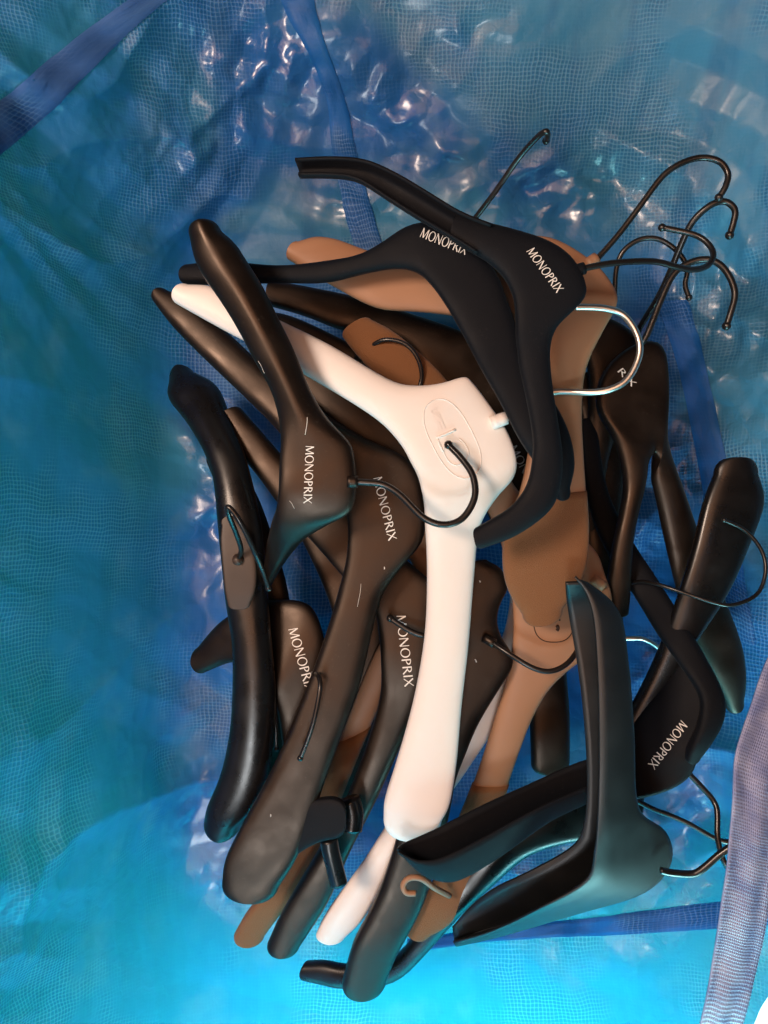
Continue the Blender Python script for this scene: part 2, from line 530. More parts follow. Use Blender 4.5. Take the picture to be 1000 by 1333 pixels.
for j in range(nt_):
    for i in range(ns):
        if dd[j, i] > 0.49: continue
        s, t = SS[j, i], TT[j, i]
        v = Vector((s * 7, t * 9, 0.3))
        big = noise.noise(v) * 0.013
        w = noise.noise_vector(Vector((s * 5, t * 5, 2.0)))
        r1 = 1 - abs(noise.noise(Vector((s * 5 + t * 2 + w[0] * 0.35, t * 10 - s * 2 + w[1] * 0.35, 5.1)))) * 2
        mk = min(max(noise.noise(Vector((s * 4.5, t * 4.5, 7.7))) * 2.2 + 0.45, 0), 1)
        e = big + (max(r1, 0) ** 2) * 0.010 * (0.2 + mk)
        k = crum[j, i]
        if k > 0.03:
            for (dx_, dy_, fq, am, ph) in ((0.9, 0.44, 13, .0052, .1), (-0.35, 0.94, 17, .0044, .7), (0.7, -0.71, 30, .0022, .3), (0.17, 0.98, 48, .0008, .5), (0.98, -0.2, 62, .0005, .9)):
                u_ = (s * dx_ + t * dy_) * fq + ph + w[0] * dx_ * 1.3 + w[1] * 0.9 + 0.35 * noise.noise(Vector((s * 30, t * 30, fq)))
                e += k * am * (abs((u_ % 1.0) - 0.5) * 4 - 1)
        r3 = 1 - abs(noise.noise(Vector((s * 60 + w[0] * 2, t * 52, 3.7)))) * 2
        e += (max(r3, 0) ** 4) * 0.0010 * mk
        u_ = (s * 0.5 + t * 0.86) * 17 + w[0] * 1.5
        e += 0.0024 * (0.3 + mk) * (abs((u_ % 1.0) - 0.5) * 4 - 1) + 0.0018 * mk * (abs(((s * 0.9 - t * 0.4) * 24 + w[1] * 1.6) % 1.0 - 0.5) * 4 - 1)
        disp[j, i] = e
disp = (disp - 0.006) * flat
zq = Z + NZ * disp
Z2 = np.where(zq < 0.014, 0.014 - (0.014 - zq) * 0.25, zq)
X2, Y2 = X + NX * disp, Y + NY * disp

# rim drops at one corner, where the floor shows past the bag
depth = (CAM_Z - Z2)
PXm = np.where(depth > 0.02, X2 / np.maximum(depth, 0.02) / KW * 1000 + 500, 9999)
PYm = np.where(depth > 0.02, 666.5 - Y2 / np.maximum(depth, 0.02) / KW * 1000, 9999)
corner = np.zeros_like(SS, bool)
idx = -np.ones((nt_, ns), int)
verts, faces = [], []
ok = ~corner & (dd < 0.48)
cnt = 0
uvs = []
for j in range(nt_):
    for i in range(ns):
        if ok[j, i]:
            idx[j, i] = cnt; cnt += 1
            verts.append((X2[j, i], Y2[j, i], Z2[j, i])); uvs.append((SS[j, i], TT[j, i]))
for j in range(nt_ - 1):
    for i in range(ns - 1):
        q = (idx[j, i], idx[j, i + 1], idx[j + 1, i + 1], idx[j + 1, i])
        if min(q) >= 0:
            faces.append(q)
SHEET = BVHTree.FromPolygons([Vector(v) for v in verts], faces)
mb = MB(); mb.v = verts; mb.f = faces
wall = build("woven_sheet", mb, M_BAG, bag)
crv = crum[ok]
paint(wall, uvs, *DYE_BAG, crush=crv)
lay = wall.data.uv_layers.new(name="UVMap")
loop_v = np.zeros(len(wall.data.loops), int)
wall.data.loops.foreach_get("vertex_index", loop_v)
lay.data.foreach_set("uv", np.array(uvs)[loop_v].ravel())

CAMV = Vector((0, 0, CAM_Z))
_ca = SHEET.ray_cast(CAMV, (Vector(P(980, 1338, 0.1)) - CAMV).normalized())[0]
_cb = SHEET.ray_cast(CAMV, (Vector(P(1004, 1292, 0.1)) - CAMV).normalized())[0]
_n = Vector((_ca.y - _cb.y, _cb.x - _ca.x, 0)).normalized()
if _n.x < 0: _n = -_n
bm = bmesh.new(); bm.from_mesh(wall.data)
bmesh.ops.bisect_plane(bm, geom=bm.verts[:] + bm.edges[:] + bm.faces[:], plane_co=_ca - bag.location, plane_no=_n, clear_outer=True)
bm.to_mesh(wall.data); bm.free(); wall.data.update()
def hit(bvh, x, y):
    d = (Vector(P(x, y, 0.1)) - CAMV).normalized()
    return bvh.ray_cast(CAMV, d)

def add_uv(o, coords):
    lay = o.data.uv_layers.new(name="UVMap")
    lv = np.zeros(len(o.data.loops), int)
    o.data.loops.foreach_get("vertex_index", lv)
    lay.data.foreach_set("uv", np.array(coords)[lv].ravel())

def sewn_band(name, edge_a, edge_b, mat, lit_dye, lift=0.0034, na=60, nb=8):
    A = catmull(edge_a, 12); B = catmull(edge_b, 12)
    ia = np.linspace(0, len(A) - 1, na); ib = np.linspace(0, len(B) - 1, na)
    rows, uv = [], []
    for k in range(na):
        a = np.array([np.interp(ia[k], range(len(A)), A[:, c]) for c in (0, 1)])
        b = np.array([np.interp(ib[k], range(len(B)), B[:, c]) for c in (0, 1)])
        row = []
        for m_ in range(nb):
            p = a + (b - a) * m_ / (nb - 1)
            loc, nrm, fi, ds = hit(SHEET, p[0], p[1])
            if loc is None:
                row = None; break
            if nrm.dot(CAMV - loc) < 0: nrm = -nrm
            edge = 0.0018 if m_ in (0, nb - 1) else 0
            row.append(np.array(loc + nrm * (lift - edge)))
        if row:
            rows.append(row)
            for m_ in range(nb): uv.append((k * 0.005, m_ * 0.005))
    mb = MB(); mb.grid(rows)
    o = build(name, mb, mat, bag)
    add_uv(o, uv)
    paint(o, uv, *lit_dye)
    return o

sewn_band("strap", [(480, -240), (250, -60), (110, 40), (0, 130), (-80, 190), (-260, 300)], [(540, -210), (330, -60), (205, 10), (60, 150), (-60, 250), (-230, 365)], M_VIOLET, DYE_VIOLET)
sewn_band("strap", [(300, -200), (352, -40), (372, 15), (405, 75), (425, 130), (432, 190), (440, 235), (455, 300), (478, 370)],
          [(350, -200), (400, -40), (412, 15), (425, 60), (450, 130), (462, 190), (475, 240), (492, 300), (515, 370)], M_BAND, DYE_BAND)
sewn_band("strap", [(855, 395), (880, 470), (900, 560), (915, 640), (925, 720), (945, 830)],
          [(895, 390), (918, 470), (938, 560), (955, 640), (972, 760), (985, 840)], M_BAND, DYE_BAND)
sewn_band("seam", [(530, 1222), (560, 1218), (640, 1208), (730, 1198), (800, 1190), (880, 1180), (960, 1172), (1030, 1160)],
          [(530, 1240), (560, 1236), (640, 1226), (730, 1220), (800, 1217), (880, 1213), (960, 1208), (1030, 1200)], M_BAND, DYE_BAND)

# lavender handle that flops in over the rim
hl = [(1085, 700, 0.34), (1035, 790, 0.36), (998, 860, 0.37), (975, 925, 0.375), (957, 985, 0.38), (953, 1060, 0.38), (948, 1120, 0.378),
      (938, 1190, 0.372), (930, 1250, 0.365), (915, 1330, 0.355), (890, 1420, 0.33)]
hr = [(1160, 720, 0.335), (1110, 810, 0.355), (1070, 880, 0.365), (1040, 950, 0.37), (1018, 1010, 0.374), (1010, 1080, 0.374), (1006, 1140, 0.37),
      (998, 1205, 0.364), (986, 1262, 0.357), (966, 1335, 0.347), (940, 1425, 0.322)]
A = catmull([P(*q) for q in hl], 8); B = catmull([P(*q) for q in hr], 8)
rows, uv = [], []
for k in range(len(A)):
    row = []
    for m_ in range(13):
        f = m_ / 12
        p = A[k] * (1 - f) + B[k] * f
        p = p + np.array([0, 0, 0.0012 * math.sin(f * math.pi * 3 + k * 0.05) + 0.0012 * noise.noise(Vector((k * 0.15, f * 3, 1)))])
        row.append(p)
    rows.append(row)
mb = MB(); shell(mb, rows, 0.0012)
o = build("handle", mb, M_HANDLE, bag)
n_g = len(A) * 13
add_uv(o, [(m_ / 12 * 0.03, k * 0.004) for k in range(len(A)) for m_ in range(13)] * 2)
o["label"] = "lavender webbing handle flopping in over the rim"

# ------------------------------------------------------------------ lettering
def stroke(p, q, w):
    p, q = np.array(p, float), np.array(q, float)
    d = unit(q - p); n = np.array([-d[1], d[0]]) * w / 2
    pts = []
    k = 3
    for i in range(k + 1):
        c = p + (q - p) * i / k
        pts.append((c - n, c + n))
    return pts
def arc_strip(cx, cy, rx, ry, a0, a1, wt, ws, n=18):
    pts = []
    for i in range(n + 1):
        a = math.radians(a0 + (a1 - a0) * i / n)
        c, s = math.cos(a), math.sin(a)
        w = wt + (ws - wt) * abs(c) ** 1.5
        pts.append(((cx + rx * c, cy + ry * s), (cx + (rx - w) * c, cy + (ry - w) * s)))
    return pts
TH, TK = 0.075, 0.135
GLYPH = {
    'M': (1.10, [stroke((0.10, 0), (0.16, 1), TH), stroke((0.16, 1), (0.52, 0.05), TK), stroke((0.52, 0.05), (0.90, 1), TH), stroke((0.90, 1), (0.97, 0), TK)]),
    'O': (1.02, [arc_strip(0.50, 0.5, 0.46, 0.53, 0, 360, TH, TK)]),
    'N': (0.96, [stroke((0.12, 0), (0.12, 1), TH), stroke((0.12, 1), (0.80, 0), TK), stroke((0.80, 0), (0.80, 1), TH)]),
    'P': (0.70, [stroke((0.14, 0), (0.14, 1), TK), arc_strip(0.20, 0.73, 0.42, 0.28, -90, 90, TH, TK)]),
    'R': (0.80, [stroke((0.14, 0), (0.14, 1), TK), arc_strip(0.20, 0.74, 0.42, 0.27, -90, 90, TH, TK), stroke((0.34, 0.5), (0.76, 0), TK)]),
    'I': (0.34, [stroke((0.17, 0), (0.17, 1), TK)]),
    'X': (0.86, [stroke((0.08, 1), (0.76, 0), TK), stroke((0.76, 1), (0.06, 0), TH)]),
    'U': (0.85, [stroke((0.12, 1), (0.12, 0.3), TK), arc_strip(0.42, 0.35, 0.37, 0.35, 180, 360, TH, TK), stroke((0.72, 1), (0.72, 0.3), TK)]),
    'T': (0.80, [stroke((0.02, 0.95), (0.76, 0.95), TK), stroke((0.39, 1), (0.39, 0), TK)]),
    'E': (0.70, [stroke((0.14, 0), (0.14, 1), TK), stroke((0.14, 0.93), (0.6, 0.93), TK), stroke((0.14, 0.5), (0.55, 0.5), TK), stroke((0.14, 0.07), (0.6, 0.07), TK)]),
}
def lettering(word, start, end, up, bvh, mat, parent, name="lettering", lift=0.0005, zfall=0.2):
    total = sum(GLYPH[c][0] for c in word)
    start, end, up = np.array(start, float), np.array(end, float), np.array(up, float)
    mb = MB(); x = 0
    for ch in word:
        adv, strips = GLYPH[ch]
        for k_s, strip in enumerate(strips):
            vs = []
            for pair in strip:
                for (gx_, gy_) in pair:
                    p = start + (end - start) * (x + gx_) / total + up * gy_
                    loc, nrm, fi, ds = hit(bvh, p[0], p[1])
                    if loc is None:
                        loc = Vector(P(p[0], p[1], zfall))
                    vs.append(np.array(loc) + np.array((CAMV - loc).normalized()) * (lift + 0.00005 * k_s))
            fs = [(2 * i, 2 * i + 1, 2 * i + 3, 2 * i + 2) for i in range(len(strip) - 1)]
            mb.add(vs, fs)
        x += adv
    return build(name, mb, mat, parent, smooth=False)

# ------------------------------------------------------------------ hangers
def hanger(label, mat, group=None):
    return dict(label=label, mat=mat, mb=MB())

def finish(h, hook=None, hook_mat=None, hook_r=0.0023, collar=None, collar_mat=None, text=None, tip=True):
    vs = np.array(h['mb'].v)
    root = bpy.data.objects.new("coat_hanger", None)
    mn, mx = vs.min(0), vs.max(0)
    root.location = ((mn[0] + mx[0]) / 2, (mn[1] + mx[1]) / 2, mn[2])
    COL.objects.link(root)
    root["label"] = h['label']
    root["category"] = "hanger"
    root["group"] = "coat hangers heaped in the bag"
    h['root'] = root
    h['bvh'] = BVHTree.FromPolygons([Vector(v) for v in h['mb'].v], h['mb'].f)
    build("body", h['mb'], h['mat'], root)
    if hook:
        m = MB()
        p = tube(m, hook, hook_r)
        ho = build("hook", m, hook_mat or M_WIRE, root)
        if tip:
            m = MB(); ball(m, p[-1], hook_r * 1.38)
            build("hook_tip", m, hook_mat or M_WIRE, root)
    if collar:
        m = MB()
        tube(m, collar[:2], collar[2], sub=3, seg=14)
        build("collar", m, collar_mat or h['mat'], root)
    if text:
        lettering(text[0], text[1], text[2], text[3], h['bvh'], text[4] if len(text) > 4 else M_PRINT, root)
    return root

def pad(h, fr, hh, **kw):
    m = MB(); solid(m, fr, hh, inflate=0.0007, **kw)
    o = build("grip_pad", m, M_PAD, h['root'])
    o["label"] = "darker orange-brown non-slip grip on the shoulder"
    return o

def scratch(h, a, b, r=0.00022):
    W = []
    for k in range(5):
        f = k / 4
        q = (a[0] + (b[0] - a[0]) * f + 0.6 * math.sin(f * 5), a[1] + (b[1] - a[1]) * f)
        loc = hit(h['bvh'], *q)[0]
        if loc is None: return
        W.append(np.array(loc) + np.array([0, 0, r * 0.6]))
    m = MB(); tube(m, W, r, sub=2, seg=6, world=True)
    build("scratch", m, M_PRINT, h['root'])

def z_of(st, *zs):
    """spread a z profile over the stations"""
    n = len(st)
    xs = np.linspace(0, 1, len(zs))
    return [tuple(s) + (float(np.interp(i / (n - 1), xs, zs)),) for i, s in enumerate(st)]

# --- the two white hangers
h = hanger("chunky white plastic hanger with embossed oval and chrome hook, high on the heap", M_WHITE)
st = z_of([(242, 368, 227, 391), (275, 371, 258, 408), (320, 392, 298, 430), (363, 416, 340, 452), (429, 448, 405, 489),
    (504, 493, 465, 525), (540, 502, 501, 550), (575, 500, 526, 577), (602, 493, 538, 597), (614, 500, 546, 611), (638, 532, 551, 624),
    (660, 566, 554, 636), (671, 602, 557, 650), (666, 627, 559, 668), (646, 650, 559, 690), (624, 688, 559, 715), (617, 750, 559, 760),
    (609, 847, 555, 835), (600, 922, 540, 920), (593, 997, 518, 1000), (584, 1050, 504, 1046), (574, 1072, 502, 1068)],
    0.222, 0.222, 0.220, 0.218, 0.214, 0.206, 0.196, 0.186)
fr = frames(st, (9, 30))
solid(h['mb'], fr, 0.017, 2.5, 4.2)
root = finish(h, hook=[(652, 548, 0.214), (664, 542, 0.214), (690, 523, 0.212), (722, 510, 0.213), (770, 511, 0.222), (800, 505, 0.226), (820, 490, 0.228),
     (833, 460, 0.229), (829, 434, 0.229), (812, 410, 0.229), (790, 402, 0.229), (770, 400, 0.229), (748, 400, 0.229)],
    hook_mat=M_CHROME, hook_r=0.0026, collar=((640, 551, 0.216), (659, 544, 0.216), 0.0052), tip=False)
def raised_line(pts, r, mat, name, bvh, parent, lift=0.0001, closed=False):
    W = []
    for q in pts:
        loc, nrm, fi, ds = hit(bvh, *q)
        W.append(np.array(loc) + np.array([0, 0, lift]))
    m = MB(); tube(m, W, r, sub=3, seg=8, world=True)
    return build(name, m, mat, parent)
def rot_oval(cx, cy, a, b, ang, n=28, a0=0, a1=360):
    out = []
    for i in range(n + 1):
        t = math.radians(a0 + (a1 - a0) * i / n)
        u_ = a * math.copysign(abs(math.cos(t)) ** 0.75, math.cos(t)); v_ = b * math.copysign(abs(math.sin(t)) ** 0.9, math.sin(t))
        c, s = math.cos(math.radians(ang)), math.sin(math.radians(ang))
        out.append((cx + u_ * c - v_ * s, cy + u_ * s + v_ * c))
    return out
raised_line(rot_oval(589, 571, 56, 27, 62), 0.00045, M_WHITE, "embossed_oval", h['bvh'], root)
raised_line(rot_oval(594, 588, 17, 15, 60, 24, -130, 160), 0.0005, M_WHITE, "embossed_ring", h['bvh'], root)
raised_line([(569, 570), (580, 565), (593, 559)], 0.0011, M_WHITE, "raised_bar", h['bvh'], root)
raised_line([(570, 572), (573, 580), (577, 588)], 0.0009, M_WHITE, "raised_bar", h['bvh'], root)
lettering("UPTE", (560, 533), (571, 561), (9, -3.5), h['bvh'], M_WHITE, root, name="embossed_lettering", lift=0.0006)

h = hanger("white plastic hanger half buried below the heap, one shoulder poking out", M_WHITE)
st = z_of([(412, 1222, 447, 1226), (428, 1190, 474, 1198), (470, 1132, 503, 1145), (502, 1082, 535, 1100), (545, 1010, 590, 1030), (585, 940, 632, 968), (610, 905, 660, 930),
   (640, 880, 690, 900), (655, 840, 715, 860), (665, 800, 715, 800), (670, 750, 712, 750), (675, 700, 710, 700)],
   0.120, 0.125, 0.130, 0.128, 0.124, 0.112, 0.100)
solid(h['mb'], frames(st, (8, 10)), 0.014, 2.4, 4)
finish(h, hook=[(700, 868, 0.118), (740, 850, 0.112), (790, 834, 0.110), (822, 831, 0.112), (838, 832, 0.112), (856, 842, 0.112), (866, 856, 0.11), (866, 880, 0.108)], hook_mat=M_CHROME, hook_r=0.0022,
       collar=((690, 872, 0.119), (706, 865, 0.117), 0.0048))

# --- black hanger crossing over the white one
h = hanger("black hanger with white lettering lying across the white hanger, hook tip on the white one", M_BLACK)
st = z_of([(284, 297, 245, 305), (303, 315, 252, 333), (320, 342, 266, 360), (340, 374, 287, 390), (360, 415, 310, 428), (380, 455, 332, 470), (400, 505, 351, 505),
   (420, 541, 362, 540), (444, 568, 367, 572), (456, 586, 366, 600), (460, 628, 365, 637), (455, 668, 362, 667), (426, 688, 356, 692), (395, 710, 350, 716), (368, 742, 344, 740), (354, 765, 338, 762)],
   0.268, 0.266, 0.262, 0.257, 0.252, 0.248, 0.245, 0.236, 0.205, 0.165)
fr = frames(st, (14, 6))
solid(h['mb'], fr, 0.018, 2.0, 5.0, ridge=0.003)
finish(h, hook=[(455, 627, 0.242), (478, 628, 0.243), (500, 631, 0.243), (522, 645, 0.243), (550, 673, 0.243), (577, 683, 0.243), (602, 675, 0.242), (618, 648, 0.240),
    (616, 620, 0.236), (602, 598, 0.230), (584, 579, 0.2245)], hook_r=0.0026, collar=((452, 627, 0.243), (466, 627, 0.243), 0.0046), text=("MONOPRIX", (398, 580), (395, 656), (11, 0)))
scratch(h, (400, 543), (398, 566)); scratch(h, (377, 652), (384, 662), 0.00015); scratch(h, (336, 470), (345, 486), 0.00014)

# --- brown-lit black hanger under it
h = hanger("long black hanger with white lettering beneath the hanger's hook, round lobe on its shoulder", M_BLACK)
st = z_of([(214, 375, 197, 389), (245, 390, 221, 420), (290, 428, 257, 456), (335, 470, 300, 497), (385, 510, 345, 540), (430, 545, 390, 590), (480, 575, 430, 630), (528, 598, 448, 650),
   (549, 640, 455, 675), (550, 698, 456, 700), (527, 732, 453, 730), (500, 768, 443, 768), (485, 815, 428, 820), (466, 895, 405, 885), (442, 960, 378, 955),
   (420, 1020, 350, 1015), (400, 1080, 317, 1078), (380, 1126, 295, 1122), (360, 1158, 290, 1152)],
   0.172, 0.178, 0.186, 0.190, 0.192, 0.190, 0.187, 0.184, 0.180, 0.176)
solid(h['mb'], frames(st, (8, 24)), 0.018, 2.7, 5.5)
# round lobe beside the shoulder
lob = z_of([(378, 1118, 366, 1066), (398, 1104, 392, 1050), (416, 1096, 412, 1044), (428, 1093, 428, 1042)], 0.176, 0.181, 0.183)
root = finish(h, hook=[(556, 655, 0.181), (575, 658, 0.18), (595, 675, 0.18), (602, 705, 0.18), (592, 735, 0.18), (578, 752, 0.18)],
    collar=((545, 652, 0.181), (558, 655, 0.181), 0.0046), text=("MONOPRIX", (486, 622), (506, 705), (11, -3)))
scratch(h, (500, 738), (501, 741), 0.0004); scratch(h, (470, 760), (466, 790), 0.00014); scratch(h, (352, 1060), (353, 1063), 0.0004)
m = MB(); solid(m, frames(lob, (2, 22)), 0.010, 5, 5); build("lobe", m, M_FLOCK, root)
m = MB(); tube(m, [(428, 1092, 0.166), (431, 1110, 0.165), (436, 1130, 0.163), (441, 1150, 0.161)], 0.0075, seg=16)
o = build("bar_clip", m, M_GLOSS, root)
m = MB(); tube(m, [(455, 1040, 0.158), (460, 1058, 0.158), (458, 1080, 0.158)], 0.009, seg=16)
build("bar_clip", m, M_GLOSS, root)

# --- edge-on hanger on the near left of the heap
h = hanger("black hanger standing on edge, flat brown plate with the hook socket facing up", M_GLOSS)
st = z_of([(216, 486, 248, 476), (215, 507, 276, 492), (240, 540, 293, 532), (262, 577, 312, 577), (276, 617, 327, 630), (281, 670, 336, 680), (286, 727, 341, 735), (292, 787, 345, 790),
   (300, 840, 350, 850), (301, 900, 354, 904), (297, 960, 351, 972), (285, 1018, 342, 1028), (268, 1060, 326, 1066), (263, 1082, 310, 1086)],
   0.120, 0.140, 0.160, 0.172, 0.178, 0.180, 0.178, 0.172, 0.164, 0.156)
solid(h['mb'], frames(st, (12, 18)), 0.026, 2.1, 2.6)
root = finish(h, hook=[(310, 729, 0.181), (314, 715, 0.195), (307, 693, 0.212), (298, 671, 0.226), (296, 660, 0.231), (303, 665, 0.232), (315, 683, 0.229), (330, 715, 0.218), (342, 743, 0.205), (350, 766, 0.196)], hook_r=0.0021,
    collar=((309, 731, 0.176), (310, 728, 0.186), 0.0046), collar_mat=M_PLATE)
pl = z_of([(289, 684, 306, 676), (288, 705, 324, 700), (291, 740, 332, 737), (294, 770, 331, 768), (297, 786, 325, 785)], 0.1825, 0.1840, 0.1835, 0.182)
m = MB(); solid(m, frames(pl, (8, 8)), 0.006, 6, 6)
o = build("hook_plate", m, M_PLATE, root); o["label"] = "flat brown plate around the hook socket"

# --- lettered hanger tucked behind it
h = hanger("black lettered hanger wedged between the edge-on hanger and the long one", M_BLACK)
st = z_of([(252, 846, 258, 878), (285, 810, 298, 862), (330, 788, 328, 868), (368, 784, 346, 880), (398, 792, 354, 890), (416, 822, 358, 903), (424, 862, 362, 918), (428, 910, 366, 945), (428, 960, 370, 985), (420, 1010, 368, 1020)],
   0.118, 0.135, 0.150, 0.157, 0.158, 0.155, 0.150, 0.14)
solid(h['mb'], frames(st, (10, 12)), 0.016, 2.2, 4.5)
finish(h, hook=[(408, 876, 0.170), (414, 879, 0.192), (417, 890, 0.200), (415, 908, 0.202), (409, 937, 0.202), (401, 962, 0.200), (391, 987, 0.198)], hook_r=0.0019, text=("MONOPRIX", (375, 819), (399, 902), (12, -3)))

# --- lettered hanger under the white shoulder
h = hanger("black lettered hanger whose body is half hidden under the white hanger's long shoulder", M_BLACK)
st = z_of([(388, 1238, 348, 1236), (425, 1180, 370, 1190), (455, 1112, 412, 1118), (486, 1052, 448, 1052), (512, 995, 470, 1000), (536, 945, 488, 945), (565, 912, 498, 905), (586, 880, 499, 862),
   (592, 830, 496, 822), (580, 780, 490, 794), (545, 745, 472, 775), (515, 720, 455, 758), (470, 680, 415, 712), (408, 628, 365, 658), (372, 600, 338, 622), (340, 564, 310, 588), (312, 532, 284, 552)],
   0.128, 0.136, 0.145, 0.152, 0.158, 0.160, 0.156, 0.148, 0.145, 0.142)
solid(h['mb'], frames(st, (14, 10)), 0.016, 2.7, 5.5)
finish(h, text=("MONOPRIX", (516, 801), (527, 895), (12, -1)))

# --- tan hanger peeking out at the foot
h = hanger("tan hanger buried under the black ones, only its brown shoulder tip poking out", M_TAN)
st = z_of([(342, 1222, 306, 1222), (380, 1170, 326, 1190), (420, 1100, 372, 1130), (452, 1020, 415, 1035), (490, 930, 450, 950), (540, 840, 490, 850), (590, 770, 535, 780), (600, 720, 540, 735), (575, 680, 520, 715), (530, 625, 485, 655), (485, 580, 445, 605), (462, 550, 424, 565)],
   0.090, 0.100, 0.110, 0.120, 0.128, 0.128, 0.126, 0.135, 0.145)
fr = frames(st, (16, 8))
solid(h['mb'], fr, 0.012, 2.3, 4)
finish(h, hook=[(598, 765, 0.126), (604, 795, 0.15), (592, 818, 0.164), (560, 828, 0.170), (535, 822, 0.170), (508, 805, 0.167)], hook_r=0.0023)
pad(h, fr[:27], 0.012, n_arm=2.3, n_body=4)

# --- black hanger under the white shoulder, round-nosed body
h = hanger("black hanger under the white shoulder with a round-nosed body and its lower end outermost", M_BLACK)
st = z_of([(502, 1282, 447, 1286), (514, 1252, 455, 1258), (528, 1225, 465, 1228), (550, 1182, 490, 1180), (570, 1120, 512, 1120), (585, 1060, 528, 1060), (592, 1020, 540, 1010), (605, 985, 555, 960), (622, 945, 575, 925), (648, 900, 585, 885),
   (668, 862, 588, 850), (652, 832, 585, 828), (646, 808, 582, 806), (651, 785, 580, 785), (660, 765, 580, 770), (652, 742, 582, 752), (635, 731, 590, 742)],
   0.130, 0.140, 0.155, 0.162, 0.166, 0.168, 0.168)
solid(h['mb'], frames(st, (25, 4)), 0.016, 2.6, 5)
finish(h, hook=[(640, 836, 0.172), (655, 846, 0.178), (672, 857, 0.182), (695, 870, 0.184), (716, 874, 0.184), (736, 866, 0.182), (750, 850, 0.178), (756, 835, 0.174)], hook_r=0.0022, collar=((630, 830, 0.168), (644, 838, 0.172), 0.004))

scratch(h, (624, 756), (626, 758), 0.0005); scratch(h, (618, 858), (621, 862), 0.0005)

# --- big open-backed hanger in front
h = hanger("large black hanger with its hollow underside showing, rounded elbow by the lavender handle", M_SATIN)
ch = [(736, 757, 748, 752, 766, 758, .236, .014, .002), (737, 775, 763, 772, 795, 780, .236, .024, .004), (741, 805, 773, 806, 812, 808, .236, .030, .004), (750, 855, 777, 858, 819, 858, .236, .031, .004), (757, 905, 779, 905, 824, 905, .236, .031, .004),
      (763, 975, 780, 975, 828, 975, .235, .031, .005), (764, 1035, 779, 1033, 829, 1030, .233, .031, .006), (760, 1072, 777, 1083, 838, 1062, .231, .031, .010), (753, 1092, 774, 1112, 868, 1082, .228, .031, .022), (741, 1104, 769, 1140, 876, 1122, .224, .031, .030),
      (722, 1116, 747, 1160, 842, 1163, .218, .031, .028), (680, 1138, 704, 1182, 762, 1188, .206, .031, .020), (644, 1155, 671, 1199, 702, 1206, .190, .029, .012), (614, 1178, 632, 1215, 645, 1222, .168, .024, .006), (590, 1205, 590, 1226, 594, 1233, .148, .014, .002)]
channel(h['mb'], ch, side=1)
finish(h, hook=[(860, 1133, 0.208), (872, 1136, 0.208), (900, 1138, 0.208), (914, 1132, 0.210), (936, 1113, 0.212), (955, 1100, 0.214), (975, 1085, 0.21)], hook_r=0.0028)

# --- lettered hanger at the right, one shoulder a hollow channel
h = hanger("black lettered hanger by the lavender handle, its hollow shoulder resting on the white tip", M_FLOCK)
st = z_of([(778, 548, 758, 548), (790, 632, 765, 640), (815, 690, 789, 712), (850, 745, 825, 770), (885, 800, 860, 828), (920, 856, 893, 872), (945, 905, 916, 908), (945, 938, 913, 946), (932, 966, 903, 974), (914, 990, 896, 992)],
   0.105, 0.118, 0.135, 0.155, 0.176, 0.186, 0.186, 0.180)
solid(h['mb'], frames(st, (5, 5)), 0.013, 3.0, 5)
st = [(888, 850, 872, 868, .158, .148), (912, 880, 858, 895, .168, .150), (920, 912, 840, 922, .175, .150), (918, 946, 822, 950, .178, .150), (905, 985, 800, 975, .178, .150), (893, 1012, 775, 992, .175, .150), (862, 1030, 758, 1008, .172, .150), (815, 1040, 750, 1020, .168, .150)]
solid(h['mb'], frames(st, (5, 4)), 0.012, 4, 6)
ch = [(515, 1106, 519, 1109, 523, 1113, .212, .008, .010), (522, 1099, 528, 1114, 536, 1128, .212, .018, .010), (540, 1091, 545, 1121, 556, 1143, .212, .022, .010), (565, 1080, 570, 1119, 585, 1150, .211, .024, .010), (592, 1066, 600, 1106, 614, 1140, .209, .025, .010),
      (640, 1042, 645, 1082, 660, 1111, .203, .025, .010), (690, 1020, 700, 1052, 712, 1073, .196, .025, .010), (740, 997, 745, 1032, 752, 1053, .189, .022, .010), (775, 985, 780, 1018, 785, 1038, .184, .018, .010)]
channel(h['mb'], ch, side=-1)
finish(h, hook=[(890, 1000, 0.170), (898, 1008, 0.171), (914, 1025, 0.173), (928, 1041, 0.176), (934, 1056, 0.18), (934, 1085, 0.185), (938, 1109, 0.188), (946, 1127, 0.19), (965, 1150, 0.19)], hook_r=0.0024, text=("MONOPRIX", (887, 937), (843, 995), (9, 8)))

# --- right-hand blacks
h = hanger("black hanger leaning on the bag wall, rounded shoulder end beside the thin looping hook", M_GLOSS)
st = z_of([(990, 617, 936, 617), (997, 655, 923, 655), (977, 712, 909, 714), (950, 775, 892, 768), (907, 842, 872, 822), (872, 906, 845, 885), (842, 958, 815, 940), (832, 1005, 785, 985), (838, 1035, 765, 1015), (835, 1065, 752, 1035), (800, 1092, 725, 1045), (749, 1098, 692, 1062),
   (690, 1117, 645, 1098), (645, 1155, 606, 1138), (600, 1196, 575, 1182), (560, 1240, 540, 1225), (512, 1284, 505, 1256), (447, 1291, 450, 1262), (418, 1286, 420, 1257), (392, 1280, 396, 1257)],
   0.172, 0.172, 0.165, 0.150, 0.142, 0.140, 0.140, 0.138, 0.130, 0.115, 0.095, 0.085)
solid(h['mb'], frames(st, (22, 5)), 0.015, 2.4, 4)
finish(h, hook=[(825, 1040, 0.142), (850, 1053, 0.146), (876, 1063, 0.150), (900, 1074, 0.155), (932, 1092, 0.160), (955, 1096, 0.164), (980, 1085, 0.166)], hook_r=0.0022)

